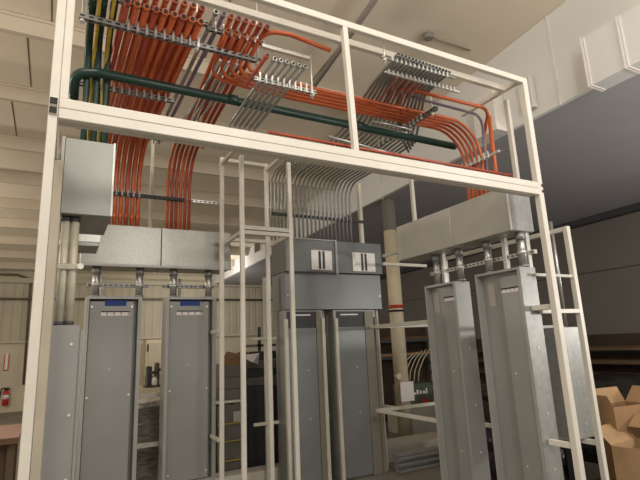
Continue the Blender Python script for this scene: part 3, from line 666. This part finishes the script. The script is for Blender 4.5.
part(b, 'lettering','label',T); part(MB().plate([(5.74,7.055,.48),(5.94,7.055,.48),(5.78,7.055,.62)],(0,-1,0),.006), 'red_mark','redp',T)
tag(MB().box(5.35,6.3,7.03,7.6,.0,.44,.01).build('base_crate','gboxl'), 'plain grey crate underneath the dull green case', 'crate')
tag(MB().box(3.98,5.5,5.72,6.2,.0,.20,.006).build('floor_plinth','gboxl'), 'pale slab on the floor at the foot of round column', 'slab')
for i in range(6):
    tag(MB().box(3.80,4.5,5.20+.04*(i%2),5.30+.04*(i%2),.003+.036*i,.035+.036*i,.004).build('steel_channel','panelg'), 'grey steel length stacked on floor by the column, %s from the bottom' % ORD[i], 'steel length', 'stacked steel lengths')
T = thing('pipe_rack', 'dark rack of long pipes against the right wall', 'rack', (9.4,6,0))
part(MB().box(9.95,10.05,0.5,11,0,1.55), 'back_board','rackbk',T)
for y in (1.0,4.0,7.4,10.6):
    part(MB().box(9.85,9.95,y,y+.1,0,1.62), 'upright','steelD',T)
    for z in (.45,.75,1.0,1.25): part(MB().box(9.0,9.85,y+.02,y+.08,z-.06,z), 'arm','steelD',T)
n = 0
for zi,z in enumerate((.45,.75,1.0,1.25)):
    for j in range(6):
        r = .022+.008*((j*7+zi*3)%3)
        tag(MB().tube([(9.06+.12*j,1.0+.2*((j+zi)%3),z+r),(9.06+.12*j,10.2-.3*((j*2+zi)%3),z+r)],r,8).build('stored_pipe','wood' if (j+zi)%3 else 'pipebr'), 'long pipe on the %s tier of the right wall rack, %s from the aisle' % (('lowest','second','third','top')[zi], ORD[j]), 'pipe', 'pipes on the right wall rack')
blob(6.0,8.6,2.4,6.2,.0,.80,'debris_heap','scrap',21,.09)
o = bpy.data.objects['debris_heap']; tag(o,'heap of shiny black plastic film behind the cardboard boxes','heap',kind='stuff')
blob(4.45,5.3,3.85,4.6,.0,.60,'film_heap','scrap',22,.07); tag(bpy.data.objects['film_heap'],'dark crumpled film heap behind the outer narrow frame','heap',kind='stuff')

def carton(label, x0,x1,y0,y1,z0,z1,m,flaps,rot=0):
    c = Vector(((x0+x1)/2,(y0+y1)/2,z0)); t = thing('cardboard_box', label, 'box', c, 'open cardboard boxes at lower right')
    b = MB(); th=.008
    b.box(x0,x0+th,y0,y1,z0,z1); b.box(x1-th,x1,y0,y1,z0,z1); b.box(x0+th,x1-th,y0,y0+th,z0,z1); b.box(x0+th,x1-th,y1-th,y1,z0,z1); b.box(x0+th,x1-th,y0+th,y1-th,z0,z0+th)
    part(b,'carton',m,t)
    for (side,l,a) in flaps:
        dz, dn = l*math.sin(a), l*math.cos(a)
        if side == 'f': p = [(x0,y0,z1),(x1,y0,z1),(x1-.02,y0-dn,z1+dz),(x0+.02,y0-dn,z1+dz)]
        if side == 'b': p = [(x0,y1,z1),(x1,y1,z1),(x1-.02,y1+dn,z1+dz),(x0+.02,y1+dn,z1+dz)]
        if side == 'l': p = [(x0,y0,z1),(x0,y1,z1),(x0-dn,y1-.02,z1+dz),(x0-dn,y0+.02,z1+dz)]
        if side == 'r': p = [(x1,y0,z1),(x1,y1,z1),(x1+dn,y1-.02,z1+dz),(x1+dn,y0+.02,z1+dz)]
        part(MB().plate(p,(0,0,.006) if abs(math.sin(a))<.7 else (.004,.006,0),1),'flap','card2',t)
    t.rotation_euler = (0,0,rot); return t
tag(MB().box(4.58,5.85,2.66,3.4,.0,.14,.005).build('floor_pallet','wood'), 'low wooden pallet beneath the cardboard boxes at lower right', 'pallet')
carton('tall brown cardboard box behind, with curled flap, right of the outer frame', 4.92,5.42,3.05,3.3,.145,.86,'card',[('l',.12,1.2),('b',.16,1.2),('r',.2,.9)], -.12)
carton('torn open cardboard box in front at the lower right corner', 4.62,5.12,2.70,3.0,.145,.56,'card2',[('b',.20,.75),('r',.14,-.9)], .1)
carton('pale cardboard box half out of frame behind the torn one', 5.24,5.7,2.80,3.05,.145,.80,'card2',[('l',.26,-.5),('f',.2,.2)], 0)

# ------------------------------------------------------------------ lights
def area(name, loc, target, size, power, col, sy=None):
    d = bpy.data.lights.new(name,'AREA'); d.energy = power; d.color = col; d.size = size
    if sy: d.shape = 'RECTANGLE'; d.size_y = sy
    o = bpy.data.objects.new(name,d); COL.objects.link(o); o.location = loc
    o.rotation_euler = (Vector(target)-Vector(loc)).to_track_quat('-Z','Y').to_euler(); return o
def bulb(name, loc, power, col, r=.25):
    d = bpy.data.lights.new(name,'POINT'); d.energy = power; d.color = col; d.shadow_soft_size = r
    o = bpy.data.objects.new(name,d); COL.objects.link(o); o.location = loc; return o
warm = (1.0,.90,.76); neut = (1.0,.96,.91)
area('high_bay_left', (-1.6,.4,5.2), (-.6,3.0,1.5), 1.2, 60, warm)
area('high_bay_front', (1.6,-1.0,5.3), (1.7,3.2,2.0), 1.4, 60, neut)
bulb('fill_light_left', (-3.2,4.5,3.4), 150, warm)  # unseen fill light, added to lift the ceiling on the left
bulb('fill_light_far_left', (-4.0,10.5,3.2), 260, warm)  # unseen, added to brighten the ceiling farther back
bulb('fill_light_front', (1.5,-.8,3.7), 105, neut)  # added behind the camera as unseen uplight for the ceiling
bulb('fill_light_right', (4.3,.3,3.5), 95, neut)  # unseen fill, added to brighten the fascia and right bank
bulb('far_lamp', (3.6,15.6,3.0), 60, neut)
bulb('low_bay_fill', (7.8,.3,2.0), 260, neut)  # added out of view, lights the low ceiling from below
bulb('far_fascia_lamp', (4.2,14.6,3.75), 35, neut, .15)
w = bpy.data.worlds.new('World'); scene.world = w; w.use_nodes = True
bg = w.node_tree.nodes['Background']; bg.inputs[0].default_value = (1.0,.94,.85,1); bg.inputs[1].default_value = .62

# ------------------------------------------------------------------ camera
yaw, pitch, roll = math.radians(28.479), math.radians(12.240), math.radians(-2.513)
cy,sy,cp,sp,cr,sr = math.cos(yaw),math.sin(yaw),math.cos(pitch),math.sin(pitch),math.cos(roll),math.sin(roll)
W = Vector((sy*cp,cy*cp,sp)); R0 = Vector((cy,-sy,0)); U0 = R0.cross(W)
RR = R0*cr+U0*sr; UU = U0*cr-R0*sr
cam = bpy.data.cameras.new('camera'); co = bpy.data.objects.new('camera',cam); COL.objects.link(co)
mx = Matrix((RR,UU,-W)).transposed().to_4x4(); mx.translation = Vector((0,0,1.6)); co.matrix_world = mx
cam.sensor_fit = 'HORIZONTAL'; cam.sensor_width = 36; cam.lens = 480*36/640; cam.clip_start = .05
scene.camera = co
for o in bpy.data.objects:
    if '_o' in o: del o['_o']
vs = scene.view_settings; vs.view_transform = 'Standard'; vs.look = 'None'; vs.gamma = 1; vs.use_curve_mapping = False; vs.exposure = 0.0
